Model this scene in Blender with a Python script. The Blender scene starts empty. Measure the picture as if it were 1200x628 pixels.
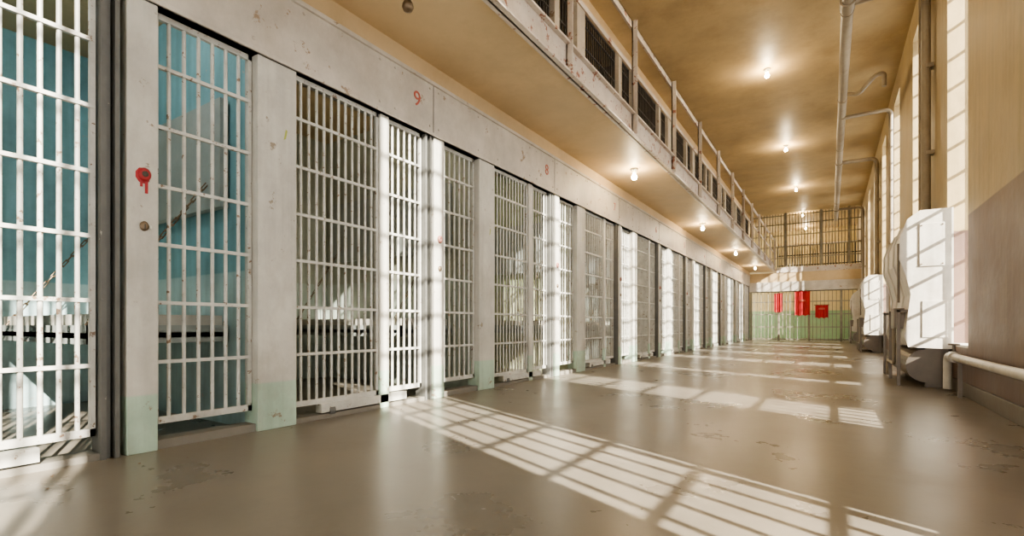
import bpy, math, random
from mathutils import Vector
random.seed(4)
scene = bpy.context.scene
PI = math.pi

# ------------------------------------------------------------ materials
def paint(name, col, rough=0.5, var=0.15, scale=2.0, low=None, chip=None, chip_amt=0.3, chip_scale=9.0,
          metallic=0.0, bump=0.12, streak=0.0, rvar=0.1, coat=0.0, wide=False, grime=None):
    m = bpy.data.materials.new(name); m.use_nodes = True
    nt = m.node_tree; N = nt.nodes; L = nt.links
    b = N['Principled BSDF']
    geo = N.new('ShaderNodeNewGeometry')
    n1 = N.new('ShaderNodeTexNoise'); n1.inputs['Scale'].default_value = scale
    n1.inputs['Detail'].default_value = 6; n1.inputs['Roughness'].default_value = 0.65
    L.new(geo.outputs['Position'], n1.inputs['Vector'])
    lo_, hi_ = (0.1, 0.9) if wide else (0.3, 0.7)
    r1 = N.new('ShaderNodeMapRange'); r1.inputs[1].default_value = lo_; r1.inputs[2].default_value = hi_
    r1.inputs[3].default_value = 1 - var; r1.inputs[4].default_value = 1 + var
    L.new(n1.outputs['Fac'], r1.inputs[0])
    base = N.new('ShaderNodeRGB'); base.outputs[0].default_value = (*col, 1)
    cur = base.outputs[0]
    if low:
        sep = N.new('ShaderNodeSeparateXYZ'); L.new(geo.outputs['Position'], sep.inputs[0])
        mr = N.new('ShaderNodeMapRange'); mr.inputs[1].default_value = low[0]-0.006; mr.inputs[2].default_value = low[0]+0.006
        L.new(sep.outputs['Z'], mr.inputs[0])
        mx = N.new('ShaderNodeMixRGB'); mx.inputs[1].default_value = (*low[1], 1)
        L.new(mr.outputs[0], mx.inputs[0]); L.new(cur, mx.inputs[2]); cur = mx.outputs[0]
    mul = N.new('ShaderNodeVectorMath'); mul.operation = 'SCALE'
    L.new(cur, mul.inputs[0]); L.new(r1.outputs[0], mul.inputs['Scale']); cur = mul.outputs[0]
    if grime:   # soft large stains
        ng = N.new('ShaderNodeTexNoise'); ng.inputs['Scale'].default_value = scale*0.9+0.7; ng.inputs['Detail'].default_value = 9
        ng.inputs['Roughness'].default_value = 0.75
        mpg = N.new('ShaderNodeMapping'); mpg.inputs['Location'].default_value = (7.3, 1.9, 4.4); mpg.inputs['Scale'].default_value = (1, 1, 0.55)
        L.new(geo.outputs['Position'], mpg.inputs[0]); L.new(mpg.outputs[0], ng.inputs['Vector'])
        rg = N.new('ShaderNodeMapRange'); rg.inputs[1].default_value = 0.48; rg.inputs[2].default_value = 0.72
        rg.inputs[3].default_value = 0; rg.inputs[4].default_value = 0.55
        L.new(ng.outputs['Fac'], rg.inputs[0])
        mx = N.new('ShaderNodeMixRGB'); mx.inputs[2].default_value = (*grime, 1)
        L.new(rg.outputs[0], mx.inputs[0]); L.new(cur, mx.inputs[1]); cur = mx.outputs[0]
    if streak > 0:
        mp = N.new('ShaderNodeMapping'); mp.inputs['Scale'].default_value = (14, 14, 0.8)
        L.new(geo.outputs['Position'], mp.inputs[0])
        n3 = N.new('ShaderNodeTexNoise'); n3.inputs['Scale'].default_value = 1.0; n3.inputs['Detail'].default_value = 4
        L.new(mp.outputs[0], n3.inputs['Vector'])
        r3 = N.new('ShaderNodeMapRange'); r3.inputs[1].default_value = 0.45; r3.inputs[2].default_value = 0.75
        r3.inputs[3].default_value = 1; r3.inputs[4].default_value = 1 - streak
        L.new(n3.outputs['Fac'], r3.inputs[0])
        m3 = N.new('ShaderNodeVectorMath'); m3.operation = 'SCALE'
        L.new(cur, m3.inputs[0]); L.new(r3.outputs[0], m3.inputs['Scale']); cur = m3.outputs[0]
    if chip:
        n2 = N.new('ShaderNodeTexNoise'); n2.inputs['Scale'].default_value = chip_scale
        n2.inputs['Detail'].default_value = 8; n2.inputs['Roughness'].default_value = 0.7
        L.new(geo.outputs['Position'], n2.inputs['Vector'])
        r2 = N.new('ShaderNodeMapRange'); t = 0.78 - chip_amt*0.4
        r2.inputs[1].default_value = t; r2.inputs[2].default_value = t + 0.03
        L.new(n2.outputs['Fac'], r2.inputs[0])
        mx = N.new('ShaderNodeMixRGB'); mx.inputs[2].default_value = (*chip, 1)
        L.new(r2.outputs[0], mx.inputs[0]); L.new(cur, mx.inputs[1]); cur = mx.outputs[0]
    L.new(cur, b.inputs['Base Color'])
    b.inputs['Metallic'].default_value = metallic
    rr = N.new('ShaderNodeMapRange'); rr.inputs[1].default_value = lo_; rr.inputs[2].default_value = hi_
    rr.inputs[3].default_value = max(0.02, rough-rvar); rr.inputs[4].default_value = min(1, rough+rvar)
    L.new(n1.outputs['Fac'], rr.inputs[0]); L.new(rr.outputs[0], b.inputs['Roughness'])
    if coat: b.inputs['Coat Weight'].default_value = coat; b.inputs['Coat Roughness'].default_value = 0.12
    if bump:
        n4 = N.new('ShaderNodeTexNoise'); n4.inputs['Scale'].default_value = scale*9; n4.inputs['Detail'].default_value = 5
        L.new(geo.outputs['Position'], n4.inputs['Vector'])
        bp = N.new('ShaderNodeBump'); bp.inputs['Strength'].default_value = bump; bp.inputs['Distance'].default_value = 0.01
        L.new(n4.outputs['Fac'], bp.inputs['Height']); L.new(bp.outputs[0], b.inputs['Normal'])
    return m

def emis(name, col, s):
    m = bpy.data.materials.new(name); m.use_nodes = True
    b = m.node_tree.nodes['Principled BSDF']
    b.inputs['Base Color'].default_value = (*col, 1)
    b.inputs['Emission Color'].default_value = (*col, 1); b.inputs['Emission Strength'].default_value = s
    return m

MINT = (0.44, 0.57, 0.46)
M_frame = paint('painted_steel_frame', (0.56, 0.545, 0.49), 0.45, 0.18, 2.5, low=(0.28, MINT), chip=(0.28, 0.23, 0.17), chip_amt=0.38, streak=0.2, grime=(0.36, 0.33, 0.27))
M_lint = paint('painted_steel_lintel', (0.52, 0.48, 0.42), 0.5, 0.22, 2.2, chip=(0.30, 0.22, 0.15), chip_amt=0.40, chip_scale=6, grime=(0.36, 0.31, 0.24))
M_bar = paint('painted_bar_steel', (0.54, 0.535, 0.49), 0.36, 0.22, 6, chip=(0.22, 0.15, 0.10), chip_amt=0.46, chip_scale=25, bump=0)
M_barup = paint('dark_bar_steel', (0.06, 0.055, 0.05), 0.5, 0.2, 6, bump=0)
M_dark = paint('dark_channel_steel', (0.13, 0.13, 0.12), 0.5, 0.2, 6, chip=(0.4, 0.38, 0.34), chip_amt=0.3)
M_tan = paint('tan_plaster', (0.58, 0.46, 0.27), 0.6, 0.1, 1.2, bump=0.2)
M_ceil = paint('ochre_ceiling_plaster', (0.46, 0.34, 0.175), 0.55, 0.22, 0.9, bump=0.15, rvar=0.1, grime=(0.30, 0.21, 0.10))
M_soff = paint('ochre_soffit_plaster', (0.58, 0.44, 0.26), 0.55, 0.14, 1.0, bump=0.12, grime=(0.44, 0.32, 0.18))
M_rwall = paint('tan_dado_wall', (0.46, 0.36, 0.20), 0.5, 0.16, 1.3, low=(1.57, (0.19, 0.125, 0.10)), bump=0.25, streak=0.18, grime=(0.28, 0.2, 0.11))
M_fascia = paint('white_railing_paint', (0.56, 0.50, 0.43), 0.5, 0.15, 3, chip=(0.26, 0.11, 0.07), chip_amt=0.50, chip_scale=12, grime=(0.36, 0.27, 0.2))
M_floor = paint('polished_concrete', (0.19, 0.168, 0.135), 0.31, 0.5, 1.1, bump=0.05, rvar=0.16, wide=True, grime=(0.12, 0.105, 0.085))
M_track = paint('dirty_cell_floor', (0.2, 0.185, 0.155), 0.6, 0.2, 3)
M_teal = paint('teal_cell_paint', (0.24, 0.45, 0.50), 0.5, 0.25, 2, low=(0.95, (0.46, 0.62, 0.63)), chip=(0.42, 0.42, 0.38), chip_amt=0.3, streak=0.25)
M_cell = paint('cream_cell_paint', (0.42, 0.44, 0.36), 0.55, 0.22, 2, low=(1.1, (0.46, 0.52, 0.46)), chip=(0.30, 0.28, 0.23), chip_amt=0.32, streak=0.25)
M_cell2 = paint('green_cell_paint', (0.40, 0.46, 0.27), 0.55, 0.22, 2, low=(1.1, (0.52, 0.54, 0.36)), chip=(0.30, 0.28, 0.23), chip_amt=0.32, streak=0.25)
M_updark = paint('dark_hollow_shade', (0.08, 0.07, 0.055), 0.7, 0.15, 2)  # shade of the upper cells and lock holes put into the colour
M_pipe = paint('lagged_pipe_paint', (0.32, 0.27, 0.20), 0.45, 0.15, 5, bump=0.15, grime=(0.2,0.15,0.1))
M_white = paint('heater_white_enamel', (0.66, 0.63, 0.56), 0.35, 0.16, 3, chip=(0.35, 0.25, 0.18), chip_amt=0.32, chip_scale=14, streak=0.2, grime=(0.45,0.38,0.3))
M_metal = paint('dull_sheet_metal', (0.20, 0.17, 0.14), 0.4, 0.2, 4, metallic=0.6)
M_red = paint('red_paint', (0.36, 0.025, 0.03), 0.5, 0.2, 20)
M_redd = paint('faded_red_paint', (0.30, 0.14, 0.11), 0.5, 0.2, 20)
M_num = paint('red_number_paint', (0.42, 0.10, 0.07), 0.5, 0.2, 20)
M_redc = paint('red_fabric', (0.42, 0.02, 0.025), 0.7, 0.15, 6)
M_yg = paint('yellow_green_scuff', (0.38, 0.42, 0.10), 0.6, 0.2, 20)
M_brass = paint('worn_brass', (0.20, 0.15, 0.10), 0.4, 0.2, 20, metallic=0.7)
M_porc = paint('porcelain', (0.66, 0.66, 0.60), 0.25, 0.1, 5, bump=0)
M_winf = paint('window_frame_paint', (0.78, 0.75, 0.68), 0.5, 0.1, 5)
M_back = paint('end_wall_paint', (0.56, 0.43, 0.20), 0.5, 0.12, 1.5, low=(1.3, (0.24, 0.35, 0.17)), grime=(0.4,0.35,0.2))
M_bunk = paint('bunk_steel', (0.34, 0.37, 0.35), 0.5, 0.15, 5, chip=(0.25, 0.18, 0.12), chip_amt=0.3)
M_matt = paint('mattress_ticking', (0.55, 0.53, 0.47), 0.8, 0.1, 8)
M_bulb = emis('bulb_glow', (1.0, 0.80, 0.48), 200)
M_fillglow = emis('added_fill_glow', (0.85, 0.95, 1.0), 3)  # glow of the fill lamps added inside the cells
M_leaf = paint('paint_flakes', (0.20, 0.14, 0.09), 0.7, 0.3, 30)

# ------------------------------------------------------------ mesh builder
class MB:
    def __init__(s): s.v=[]; s.f=[]; s.m=[]; s.mats=[]; s.sm=[]
    def mi(s, m):
        if m not in s.mats: s.mats.append(m)
        return s.mats.index(m)
    def add(s, vs, fs, m, smooth=False):
        o=len(s.v); s.v += [tuple(v) for v in vs]; i=s.mi(m)
        for f in fs: s.f.append([o+a for a in f]); s.m.append(i); s.sm.append(smooth)
    def box(s, x0,x1,y0,y1,z0,z1,m):
        vs=[(x0,y0,z0),(x1,y0,z0),(x1,y1,z0),(x0,y1,z0),(x0,y0,z1),(x1,y0,z1),(x1,y1,z1),(x0,y1,z1)]
        s.add(vs,[(0,3,2,1),(4,5,6,7),(0,1,5,4),(1,2,6,5),(2,3,7,6),(3,0,4,7)],m)
    def cyl(s, p0,p1,r,m,n=8,r1=None):
        p0=Vector(p0);p1=Vector(p1);d=(p1-p0).normalized()
        a=Vector((0,0,1)) if abs(d.z)<0.9 else Vector((1,0,0))
        u=d.cross(a).normalized(); w=d.cross(u)
        if r1 is None: r1=r
        vs=[]
        for p,rr in((p0,r),(p1,r1)):
            for i in range(n):
                t=2*PI*i/n; vs.append(p+u*math.cos(t)*rr+w*math.sin(t)*rr)
        fs=[(i,(i+1)%n,n+(i+1)%n,n+i) for i in range(n)]
        s.add(vs,fs,m,True)
        s.add(vs[:n],[tuple(range(n-1,-1,-1))],m); s.add(vs[n:],[tuple(range(n))],m)
    def tube(s, pts, r, m, n=12, elbow=0.12):
        pts=[Vector(p) for p in pts]; out=[pts[0]]
        for i in range(1,len(pts)-1):
            a,b,c=pts[i-1],pts[i],pts[i+1]
            e=min(elbow,(a-b).length*0.45,(c-b).length*0.45)
            q0=b+(a-b).normalized()*e; q1=b+(c-b).normalized()*e
            for k in range(6):
                t=k/5; out.append(q0*(1-t)**2+b*2*t*(1-t)+q1*t*t)
        out.append(pts[-1])
        u=None; vs=[]
        for i,p in enumerate(out):
            d=(out[min(i+1,len(out)-1)]-out[max(i-1,0)]).normalized()
            if u is None:
                a=Vector((0,0,1)) if abs(d.z)<0.9 else Vector((1,0,0)); u=d.cross(a).normalized()
            else: u=(u-d*u.dot(d)).normalized()
            w=d.cross(u)
            for k in range(n):
                t=2*PI*k/n; vs.append(p+u*math.cos(t)*r+w*math.sin(t)*r)
        fs=[]
        for i in range(len(out)-1):
            for k in range(n): fs.append((i*n+k,i*n+(k+1)%n,(i+1)*n+(k+1)%n,(i+1)*n+k))
        s.add(vs,fs,m,True)
        s.add(vs[:n],[tuple(range(n))],m); s.add(vs[-n:],[tuple(range(n))],m)
    def prism(s, prof, y0,y1,m,smooth=False):
        n=len(prof); vs=[(x,y0,z) for x,z in prof]+[(x,y1,z) for x,z in prof]
        s.add(vs,[(i,(i+1)%n,n+(i+1)%n,n+i) for i in range(n)],m,smooth)
        s.add([(x,y0,z) for x,z in prof],[tuple(range(n))],m); s.add([(x,y1,z) for x,z in prof],[tuple(range(n))],m)
    def lathe(s, c, prof, m, n=20, ax='z', sx=1, sy=1):
        vs=[]
        for r,h in prof:
            for k in range(n):
                t=2*PI*k/n; a=r*math.cos(t)*sx; b=r*math.sin(t)*sy
                if ax=='z': vs.append((c[0]+a,c[1]+b,c[2]+h))
                else: vs.append((c[0]+h,c[1]+a,c[2]+b))
        fs=[]
        for i in range(len(prof)-1):
            for k in range(n): fs.append((i*n+k,i*n+(k+1)%n,(i+1)*n+(k+1)%n,(i+1)*n+k))
        s.add(vs,fs,m,True)
    def obj(s, name, bevel=0, parent=None):
        me=bpy.data.meshes.new(name); me.from_pydata(s.v,[],s.f)
        for m in s.mats: me.materials.append(m)
        me.polygons.foreach_set('material_index', s.m); me.polygons.foreach_set('use_smooth', s.sm)
        me.update()
        o=bpy.data.objects.new(name,me); scene.collection.objects.link(o)
        if bevel:
            b=o.modifiers.new('bevel','BEVEL'); b.width=bevel; b.segments=2; b.limit_method='ANGLE'
        if parent: o.parent=parent
        return o

# ------------------------------------------------------------ dimensions
H=0.62; XW=-2.80; XR=1.0; XO=1.38; P=2.16; S0=0.984
YB=-6.0; YG=22.55; YE=27.0; ZC=5.1
ZD0=2.80; ZD1=2.96; XD=-1.9
K0,K1=-3,9
def Y(k,f): return S0+P*(k+f)

b=MB(); b.box(-5.2,XO,YB-0.2,YE+0.2,-0.2,0,M_floor); b.obj('floor')
b=MB(); b.box(-5.2,XO,YB-0.2,YE+0.2,ZC,ZC+0.2,M_ceil); b.obj('ceiling')
b=MB(); b.box(-5.2,XO,YE,YE+0.2,0,ZC,M_back); b.obj('wall_far')
b=MB()
b.box(-5.2,-2.3,YB-0.2,YB,0,ZC,M_tan); b.box(0.6,XO,YB-0.2,YB,0,ZC,M_tan); b.box(-2.3,0.6,YB-0.2,YB,2.9,ZC,M_tan)  # unseen end wall; its opening is added to let in fill daylight
b.obj('wall_back')

# right wall with tall recessed windows
WP=2.5; WW=0.90; W0=5.72-2*WP
wins=[W0+WP*i for i in range(-2,9)]
ZS,ZT=0.42,4.7
b=MB(); prev=YB-0.2
for y0 in wins:
    b.box(XR,XO,prev,y0,0,ZC,M_rwall)
    b.box(XR,XO,y0,y0+WW,0,ZS,M_rwall); b.box(XR,XO,y0,y0+WW,ZT,ZC,M_rwall)
    prev=y0+WW
b.box(XR,XO,prev,YE+0.2,0,ZC,M_rwall)
b.obj('wall_right')
for i,y0 in enumerate(wins):
    b=MB(); x0,x1=1.20,1.235
    b.box(x0,x1,y0,y0+0.03,ZS,ZT,M_winf); b.box(x0,x1,y0+WW-0.03,y0+WW,ZS,ZT,M_winf)
    b.box(x0,x1,y0+0.03,y0+WW-0.03,ZS,ZS+0.04,M_winf); b.box(x0,x1,y0+0.03,y0+WW-0.03,ZT-0.04,ZT,M_winf)
    z=ZS+0.30; j=0
    while z<ZT-0.1:
        b.box(x0+0.010,x1-0.010,y0+0.03,y0+WW-0.03,z-0.014,z+0.014,M_winf); z+=0.30
    for j in range(1,6):
        yy=y0+WW*j/6; w_=0.013 if j!=5 else 0.028
        b.box(x0+0.012,x1-0.012,yy-w_,yy+w_,ZS+0.04,ZT-0.04,M_winf)
    b.box(1.0,1.19,y0,y0+WW,ZS,ZS+0.02,M_winf)
    b.obj('window_%d'%(i+1))
b=MB(); b.box(XR-0.02,XR,YB,YG-0.1,0,0.12,M_metal); b.obj('baseboard_right',0.004)

# ------------------------------------------------------------ left cell block shell
b=MB()
for k in range(K0,K1+1):
    b.box(XW-0.14,XW,Y(k,0),Y(k,.06),0,2.2,M_frame)
    b.box(XW-0.14,XW,Y(k,.295),Y(k,.41),0,2.2,M_frame)
    b.box(XW-0.10,XW-0.02,Y(k,.735),Y(k,.775),0.0,2.2,M_frame)
y0,y1=YB,Y(K1,1)
b.box(XW-0.14,XW+0.012,y0,y1,2.2,2.64,M_lint)
b.box(XW-0.14,XW+0.03,y0,y1,2.615,2.645,M_lint)
b.box(XW-0.14,XW+0.02,y0,y1,2.2,2.225,M_lint)
b.obj('wall_left',0.004)
b=MB(); b.box(XW-0.14,XW-0.01,y0,y1,2.645,ZD0,M_soff)
b.obj('trim_1')
b=MB()
for k in range(K0,K1+1):
    for f in (.02,.28,.43,.72,.79,.97):
        for z in (2.27,2.58):
            b.lathe((XW+0.012,Y(k,f),z),[(0.011,0),(0.010,0.005),(0.005,0.008),(0,0.009)],M_lint,8,'x')
    b.box(XW+0.012,XW+0.014,Y(k,.99)-0.004,Y(k,.99)+0.004,2.225,2.615,M_dark)
    yy=Y(k,.375); zz=1.78-0.25*(k%2)
    b.add([(XW+0.0015,yy-0.012,zz-0.035),(XW+0.0015,yy+0.004,zz-0.02),(XW+0.0015,yy+0.014,zz+0.03),(XW+0.0015,yy+0.002,zz+0.035),(XW+0.0015,yy-0.004,zz+0.005)],[(0,1,2,3,4)],M_yg)
b.obj('trim_2')

def grid(b,y0,y1,z0,z1,xc,n,m,hz,r=0.0102,frame=0.02,nn=8):
    b.box(xc-0.012,xc+0.012,y0,y0+frame,z0,z1,m); b.box(xc-0.012,xc+0.012,y1-frame,y1,z0,z1,m)
    b.box(xc-0.012,xc+0.012,y0,y1,z0,z0+0.035,m)
    b.box(xc-0.012,xc+0.012,y0,y1,z1-0.03,z1,m)
    for i in range(1,n+1):
        y=y0+(y1-y0)*i/(n+1); b.cyl((xc,y,z0+0.02),(xc,y,z1-0.02),r,m,nn)
    for z in hz: b.box(xc-0.006,xc+0.015,y0+0.004,y1-0.004,z-0.009,z+0.009,m)
HZ=[.434,.734,1.03,1.325,1.625,1.93]
for k in range(K0,K1+1):
    b=MB(); grid(b,Y(k,.062),Y(k,.293),0.12,2.2,XW-0.07,6,M_bar,HZ); b.obj('barred_cell_panel')
    b=MB(); xc=XW-0.05; grid(b,Y(k,.412),Y(k,.733),0.10,2.2,xc,11,M_bar,HZ,r=0.0098)
    b.box(xc-0.03,xc+0.03,Y(k,.50),Y(k,.86),0.04,0.10,M_bar)
    b.cyl((xc,Y(k,.53),0.045),(xc,Y(k,.55),0.045),0.04,M_dark,12)
    b.obj('sliding_cell_door')
    b=MB(); grid(b,Y(k,.778),Y(k,.952),0.11,2.2,XW-0.06,5,M_bar,HZ); b.obj('barred_cell_panel')
    b=MB()
    for f,w,xx in ((.956,.016,.03),(.968,.012,.05),(.980,.014,.025)):
        b.box(XW-0.12,XW-xx+0.02,Y(k,f),Y(k,f)+P*w*0.6,0.0,2.2,M_dark)
    b.obj('locking_bar_channel')
    b=MB(); b.box(XW-0.13,XW-0.02,Y(k,.06),Y(k,.295),0,0.045,M_track); b.box(XW-0.13,XW-0.02,Y(k,.41),Y(k,.735),0,0.03,M_track)
    b.box(XW-0.13,XW-0.02,Y(k,.775),Y(k,.956),0,0.03,M_track)
    b.obj('door_sill')
    b=MB(); yc=Y(k,.032); mr_=M_red if k==0 else M_redd
    b.lathe((XW,yc,1.35),[(0.028,0),(0.028,0.010),(0.021,0.016),(0.011,0.018),(0.011,0.010),(0,0.010)],mr_,18,'x',1,1.15)
    if k==0:
        b.lathe((XW,yc,1.35),[(0.014,0.0165),(0.014,0.019),(0,0.019)],M_updark,14,'x')
        b.lathe((XW,yc-0.004,1.345),[(0.036,0.0),(0.032,0.003),(0,0.004)],M_red,9,'x',0.9,1.1)
        b.box(XW,XW+0.005,yc+0.004,yc+0.016,1.26,1.32,mr_); b.box(XW,XW+0.004,yc-0.016,yc-0.006,1.29,1.33,mr_)
    b.lathe((XW,yc,1.10),[(0.018,0),(0.018,0.010),(0.011,0.014),(0,0.014)],M_brass,14,'x',1,1.3)
    b.box(XW+0.012,XW+0.016,yc-0.003,yc+0.003,1.085,1.11,M_updark)
    b.box(XW,XW+0.012,yc+0.02,yc+0.03,1.09,1.105,M_porc)
    b.obj('cell_lock')
    mi = M_teal if k==0 else (M_cell if k%2 else M_cell2)
    ya,yb=Y(k-1,.352),Y(k,.352)
    b=MB(); XB=XW-2.3
    b.box(XB-0.1,XB,ya,yb,0,ZD0,mi)
    b.box(XB,XW-0.14,ya-0.05,ya,0,ZD0,mi); b.box(XB,XW-0.14,yb-0.1,yb-0.05,0,ZD0,mi)
    b.obj('wall_cell')
    b=MB(); yw=yb-0.1; zb=0.55
    b.box(XB+0.15,XW-0.35,yw-0.70,yw-0.01,zb,zb+0.03,M_bunk)
    b.box(XB+0.15,XW-0.35,yw-0.70,yw-0.67,zb-0.03,zb+0.07,M_bunk)
    b.box(XB+0.15,XB+0.18,yw-0.70,yw-0.01,zb-0.03,zb+0.07,M_bunk); b.box(XW-0.38,XW-0.35,yw-0.70,yw-0.01,zb-0.03,zb+0.07,M_bunk)
    b.box(XB+0.2,XW-0.4,yw-0.65,yw-0.02,zb+0.03,zb+0.13,M_matt)
    b.box(XB+0.15,XW-0.35,yw-0.06,yw-0.01,1.35,2.02,M_bunk)
    for xx in (XB+0.35,XW-0.5):
        p0=Vector((xx,yw-0.68,zb+0.05)); p1=Vector((xx,yw-0.07,1.5)); n=22
        for i in range(n):
            a=p0.lerp(p1,i/n); c=p0.lerp(p1,(i+1.25)/n)
            d=(c-a).normalized(); o=d.cross(Vector((1,0,0)))*0.008 if i%2 else Vector((0.008,0,0))
            b.cyl(a+o,c+o,0.004,M_brass,5); b.cyl(a-o,c-o,0.004,M_brass,5)
    b.obj('hanging_cell_bunk')
    b=MB(); tx,ty=XB+0.42,ya+0.38
    b.lathe((tx,ty,0),[(0.12,0),(0.10,0.12),(0.12,0.22),(0.19,0.36),(0.205,0.40),(0.17,0.40),(0.13,0.30),(0.03,0.22),(0,0.22)],M_porc,20,'z',1.15,0.9)
    b.box(XB+0.01,XB+0.20,ty-0.2,ty+0.2,0.36,0.74,M_porc); b.box(XB+0.01,XB+0.21,ty-0.21,ty+0.21,0.74,0.77,M_porc)
    b.obj('toilet',0.01)
    b=MB(); sy=ya+0.95
    b.lathe((XB+0.21,sy,0.66),[(0.05,0),(0.17,0.05),(0.22,0.16),(0.22,0.18),(0.18,0.18),(0.14,0.09),(0.02,0.05),(0,0.05)],M_porc,20,'z',0.95,1.05)
    b.box(XB+0.0,XB+0.07,sy-0.2,sy+0.2,0.72,0.92,M_porc)
    b.cyl((XB+0.03,sy,0.9),(XB+0.15,sy,0.9),0.012,M_brass,8); b.cyl((XB+0.15,sy,0.9),(XB+0.15,sy,0.86),0.012,M_brass,8)
    b.tube([(XB+0.18,sy,0.67),(XB+0.18,sy,0.5),(XB+0.0,sy,0.5)],0.018,M_brass,8,0.04)
    b.obj('wall_sink')
    b=MB(); lx,ly=XW-0.45,(ya+yb)/2  # fill lamp added behind the lintel, out of view, to brighten the cell
    b.lathe((lx,ly,ZD0),[(0.0,0),(0.09,0),(0.09,-0.03),(0.06,-0.04)],M_bunk,16)
    b.lathe((lx,ly,ZD0),[(0.06,-0.04),(0.058,-0.09),(0.035,-0.12),(0,-0.125)],M_fillglow,16)
    lo2=b.obj('added_fill_lamp')
    l=bpy.data.lights.new('added_fill_light','POINT'); l.energy=18 if k==0 else 8; l.color=(0.90,0.97,1) if k==0 else (1,0.95,0.82); l.shadow_soft_size=0.06  # added fill for the cell interior
    q=bpy.data.objects.new('added_fill_light',l); q.location=(lx,ly,ZD0-0.2); scene.collection.objects.link(q); q.parent=lo2
    num=9-k
    if num>0:
        cu=bpy.data.curves.new('num','FONT'); cu.body=str(num); cu.size=0.17; cu.extrude=0.0015; cu.align_x='CENTER'
        o=bpy.data.objects.new('tmp',cu); scene.collection.objects.link(o)
        dg=bpy.context.evaluated_depsgraph_get(); me=bpy.data.meshes.new_from_object(o.evaluated_get(dg))
        bpy.data.objects.remove(o)
        t=bpy.data.objects.new('cell_number',me); scene.collection.objects.link(t); me.materials.clear(); me.materials.append(M_num)
        t.rotation_euler=(PI/2,0,PI/2); t.location=(XW+0.0135,Y(k,.90),2.38)

# ------------------------------------------------------------ upper tier
b=MB(); b.box(-5.2,XD,YB,YG+1.6,ZD0,ZD1,M_soff); b.obj('ceiling_gallery_deck')
b=MB(); x=XD; YR=YG-0.1
b.box(x,x+0.014,YB,YR,2.76,3.02,M_fascia); b.box(x-0.03,x+0.055,YB,YR,2.76,2.778,M_fascia)
b.box(x,x+0.055,YB,YR,3.002,3.02,M_fascia)
ys=[]; y=3.83-1.66*5
while y<YR: ys.append(y); y+=1.66
for y in ys:
    b.box(x+0.014,x+0.026,y-0.05,y+0.05,2.778,4.06,M_fascia); b.box(x+0.014,x+0.075,y-0.05,y-0.038,2.778,4.06,M_fascia)
    for z in (2.84,2.94): b.lathe((x+0.026,y+0.012,z),[(0.014,0),(0.012,0.008),(0,0.011)],M_fascia,8,'x')
b.box(x-0.05,x+0.014,YB,YR,4.05,4.062,M_fascia); b.box(x,x+0.014,YB,YR,3.98,4.062,M_fascia)
b.box(x,x+0.014,YB,YR,3.5,3.55,M_fascia)
b.obj('gallery_railing')
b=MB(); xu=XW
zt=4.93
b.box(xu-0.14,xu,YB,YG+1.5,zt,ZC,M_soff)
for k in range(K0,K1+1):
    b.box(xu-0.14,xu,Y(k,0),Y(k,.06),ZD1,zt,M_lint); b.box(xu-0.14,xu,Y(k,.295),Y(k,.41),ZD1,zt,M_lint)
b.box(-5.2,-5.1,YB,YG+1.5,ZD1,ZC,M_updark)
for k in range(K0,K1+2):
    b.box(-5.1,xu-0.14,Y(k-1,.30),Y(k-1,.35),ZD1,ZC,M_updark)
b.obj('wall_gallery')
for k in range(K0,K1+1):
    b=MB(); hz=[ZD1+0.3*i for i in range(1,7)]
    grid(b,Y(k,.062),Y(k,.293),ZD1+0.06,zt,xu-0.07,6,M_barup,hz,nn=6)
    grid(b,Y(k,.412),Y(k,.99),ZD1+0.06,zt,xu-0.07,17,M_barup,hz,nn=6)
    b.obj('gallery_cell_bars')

# ------------------------------------------------------------ far end gate & cross gallery
def fgrid(b,x0,x1,z0,z1,y,step,m,r,hz):
    n=int((x1-x0)/step)
    for i in range(n+1):
        x=x0+(x1-x0)*i/n; b.cyl((x,y,z0),(x,y,z1),r,m,6)
    for z in hz: b.box(x0,x1,y-0.012,y+0.012,z-0.02,z+0.02,m)
M_gate = paint('gate_bar_paint', (0.22,0.20,0.15), 0.5, 0.2, 6, bump=0)
b=MB()
fgrid(b,XW+0.03,XR-0.03,0.02,1.98,YG,0.125,M_gate,0.012,[0.06,0.55,1.05,1.55,1.96])
for x in (XW+0.05,-1.75,-0.7,0.35,XR-0.06): b.box(x-0.04,x+0.04,YG-0.03,YG+0.03,0,1.98,M_gate)
b.obj('barred_end_gate')
b=MB(); b.box(XW,XR,YG-0.1,YG+0.1,1.98,2.35,M_lint); b.box(XW,XR,YG-0.06,YG+0.1,2.35,2.72,M_soff); b.obj('trim_3')
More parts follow.
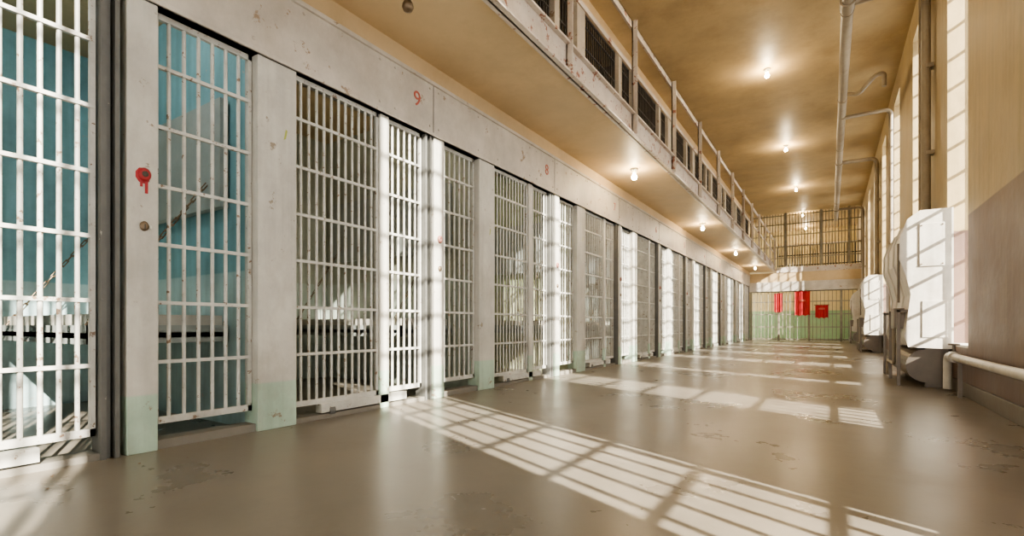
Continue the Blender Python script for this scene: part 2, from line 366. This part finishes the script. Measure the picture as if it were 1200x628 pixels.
# bridge floor behind the bars, rail just behind the full-width grille
b=MB(); b.box(XD+0.08,XR,YG-0.08,YG+1.6,2.72,2.93,M_fascia)
fgrid(b,XD+0.1,XR-0.03,2.93,3.75,YG+0.12,0.085,M_barup,0.015,[3.0,3.4])
b.box(XD+0.08,XR-0.01,YG+0.09,YG+0.15,3.75,3.82,M_fascia)
b.obj('cross_gallery_railing')
b=MB(); fgrid(b,XW+0.03,XR-0.03,2.96,ZC-0.02,YG,0.10,M_gate,0.016,[3.3,3.75,4.2,4.65,5.0])
for x in (-1.5,-0.3,0.6): b.box(x-0.04,x+0.04,YG-0.03,YG+0.03,2.96,ZC,M_gate)
b.obj('gallery_end_bars')
for (xc,zc,w,h) in ((-1.75,1.52,0.30,0.75),(-0.92,1.48,0.52,0.95),(-0.28,1.15,0.42,0.5)):
    b=MB(); n=16; vs=[]
    yb_=YG-0.07
    for i in range(n+1):
        xx=xc-w/2+w*i/n; yy=yb_+0.012*math.sin(i*1.5)
        vs += [(xx,yy,zc-h/2+0.02*math.sin(i)),(xx,yy+0.004,zc+h/2)]
    b.add(vs,[(2*i,2*i+2,2*i+3,2*i+1) for i in range(n)],M_redc,True)
    b.cyl((xc-w/2-0.04,yb_+0.015,zc+h/2),(xc+w/2+0.04,yb_+0.015,zc+h/2),0.015,M_brass,8)
    if w>0.4: b.box(xc-0.10,xc+0.10,yb_-0.022,yb_-0.016,zc+0.07,zc+0.14,M_num)
    b.obj('red_banner')

# ------------------------------------------------------------ heaters
def heater(y0,L):
    b=MB(); xb=XR-0.004
    prof=[(xb,1.74),(0.76,1.74),(0.66,1.66),(0.605,1.50),(0.60,1.28),(0.655,1.10),(0.69,0.93),(0.665,0.70),(0.64,0.50),(0.67,0.41),(xb,0.40)]
    b.prism(prof,y0,y0+L,M_white)
    rim=[(x-0.016 if x<0.99 else x,z+(0.014 if z>1.5 else (-0.01 if z<0.5 else 0))) for x,z in prof]
    for yy in (y0-0.01,y0+L*0.35,y0+L*0.68,y0+L-0.016): b.prism(rim,yy,yy+0.026,M_white)
    b.box(0.74,0.93,y0-0.02,y0-0.008,1.20,1.62,M_white); b.box(0.76,0.95,y0-0.018,y0-0.008,0.5,0.86,M_white)
    for xx in (0.755,0.915):
        for zz in (1.22,1.60): b.cyl((xx,y0-0.026,zz),(xx,y0-0.018,zz),0.007,M_brass,8)
    sc=[]
    for i in range(13):
        t=PI*0.5+PI*i/12; sc.append((0.80+0.16*math.cos(t),0.215+0.165*math.sin(t)))
    sc += [(0.92,0.05),(0.92,0.40)]
    b.prism(sc,y0+0.06,y0+L-0.06,M_metal,False)
    b.box(0.80,0.98,y0+0.10,y0+0.14,0,0.4,M_metal); b.box(0.80,0.98,y0+L-0.14,y0+L-0.1,0,0.4,M_metal)
    for yy in (y0+0.12,y0+L*0.5,y0+L-0.2):
        b.box(0.575,0.605,yy,yy+0.03,0,0.78,M_metal); b.box(0.575,0.67,yy,yy+0.03,0.75,0.78,M_metal)
    b.box(0.57,0.66,y0+0.35,y0+0.65,0.58,0.80,M_metal)
    b.tube([(0.585,y0+0.5,0.58),(0.585,y0+0.5,0.2),(0.585,y0+1.2,0.2),(0.585,y0+1.2,0.02)],0.018,M_pipe,8,0.05)
    b.cyl((0.585,y0+0.08,0.85),(0.585,y0+0.08,1.45),0.012,M_metal,8)
    b.obj('heater_cabinet',0.003)
heater(6.3,1.85); heater(13.8,1.85); heater(20.0,1.4)

# ------------------------------------------------------------ pipes
b=MB()
b.tube([(0.18,YB+0.05,4.6),(0.18,22.3,4.6)],0.068,M_pipe,14)
for y in [ -4+2.9*i for i in range(9)]:
    b.cyl((0.18,y,4.66),(0.18,y,ZC),0.01,M_pipe,6); b.cyl((0.18,y-0.02,4.6),(0.18,y+0.02,4.6),0.074,M_pipe,14)
for y,zb in ((7.4,1.755),(14.6,1.755),(20.4,1.755)):
    b.tube([(0.18,y,4.6),(0.93,y,4.6),(0.93,y,zb)],0.045,M_pipe,12,0.14)
    b.cyl((0.18,y-0.09,4.6),(0.18,y+0.09,4.6),0.085,M_pipe,14)
    b.cyl((0.93,y,zb),(0.93,y,zb+0.1),0.065,M_pipe,10)
    for z in (2.6,3.6): b.box(0.93,XR-0.002,y-0.06,y+0.06,z-0.02,z+0.02,M_pipe)
b.tube([(0.18,11.3,4.55),(0.93,11.3,4.55),(0.93,11.3,0.02)],0.036,M_pipe,12,0.12)
b.tube([(0.18,11.0,4.6),(0.18,11.0,4.9),(0.42,10.8,4.75),(0.66,10.6,4.95),(0.78,10.6,4.95),(0.78,10.6,4.72)],0.035,M_pipe,10,0.08)
b.tube([(0.96,8.0,ZC-0.01),(0.96,8.0,1.76)],0.03,M_pipe,10)
b.obj('steam_pipework')
b=MB(); b.tube([(0.93,YB+0.05,0.335),(0.93,5.9,0.335),(0.93,6.15,0.335),(0.93,6.15,0.02)],0.034,M_white,12,0.1)
for y in (-4,-1.5,1.2,3.7,5.6): b.box(0.915,0.945,y,y+0.03,0,0.305,M_metal)
b.cyl((0.93,5.8,0.335),(0.93,5.92,0.335),0.05,M_white,12); b.cyl((0.93,5.86,0.335),(0.93,5.86,0.44),0.012,M_metal,8)
b.lathe((0.93,5.86,0.44),[(0.0,0.0),(0.04,0.0),(0.045,0.008),(0.04,0.016),(0,0.016)],M_metal,14)
b.obj('condensate_return_pipe')

# ------------------------------------------------------------ lamps
def lamp(x,y,z,on=True,e=60):
    b=MB()
    b.lathe((x,y,z),[(0,0),(0.055,0),(0.055,-0.018),(0.035,-0.03),(0.028,-0.06),(0,-0.06)],M_porc if on else M_brass,16)
    b.lathe((x,y,z),[(0.014,-0.058),(0.018,-0.075),(0.034,-0.10),(0.038,-0.122),(0.028,-0.145),(0.0,-0.156)],M_bulb if on else M_brass,14)
    o=b.obj('bare_bulb_lamp')
    if on:
        l=bpy.data.lights.new('bulb','POINT'); l.energy=e; l.color=(1,0.78,0.50); l.shadow_soft_size=0.04
        lo=bpy.data.objects.new('bulb_light',l); lo.location=(x,y,z-0.23); scene.collection.objects.link(lo); lo.parent=o
for i in range(-2,5): lamp(-0.93,9.7+4.37*i if i<=3 else 26.0,ZC,True,32)
for i in range(-1,4): lamp(-2.3,6.73+4.4*i,ZD0,i>=0 ,15)

b=MB()
for i in range(9):
    x=random.uniform(-2.74,-2.45); y=random.uniform(0.3,4) ; s=random.uniform(0.004,0.010); a=random.uniform(0,6)
    vs=[(x+s*math.cos(a+t)*q,y+s*math.sin(a+t),0.002+0.004*(j%2)) for j,(t,q) in enumerate(((0,1),(1.3,.7),(2.6,1.2),(4,.8),(5.2,1)))]
    b.add(vs,[(0,1,2,3,4)],M_leaf)
b.obj('floor_debris')

# ------------------------------------------------------------ light
sd=bpy.data.lights.new('sun','SUN'); sd.energy=30; sd.angle=math.radians(0.6); sd.color=(1,0.93,0.80)
so=bpy.data.objects.new('sun',sd); scene.collection.objects.link(so)
el=math.radians(28.8); az=math.radians(24)
so.rotation_euler=Vector((-math.cos(az)*math.cos(el),math.sin(az)*math.cos(el),-math.sin(el))).to_track_quat('-Z','Y').to_euler(); so.location=(10,-4,8)
w=bpy.data.worlds.new('world'); scene.world=w; w.use_nodes=True
bg=w.node_tree.nodes['Background']; bg.inputs[0].default_value=(1.0,0.98,0.94,1); bg.inputs[1].default_value=6.5

# ------------------------------------------------------------ camera
cd=bpy.data.cameras.new('camera'); cam=bpy.data.objects.new('camera',cd); scene.collection.objects.link(cam)
cd.sensor_width=36; cd.lens=580/1200*36; cd.shift_y=67/1200; cd.clip_start=0.02
cam.location=(0,0,H); cam.rotation_euler=(PI/2,0,math.atan(373/580))
scene.camera=cam
try:
    scene.view_settings.view_transform='AgX'; scene.view_settings.look='AgX - Medium High Contrast'
except Exception: pass
scene.view_settings.exposure=0.0
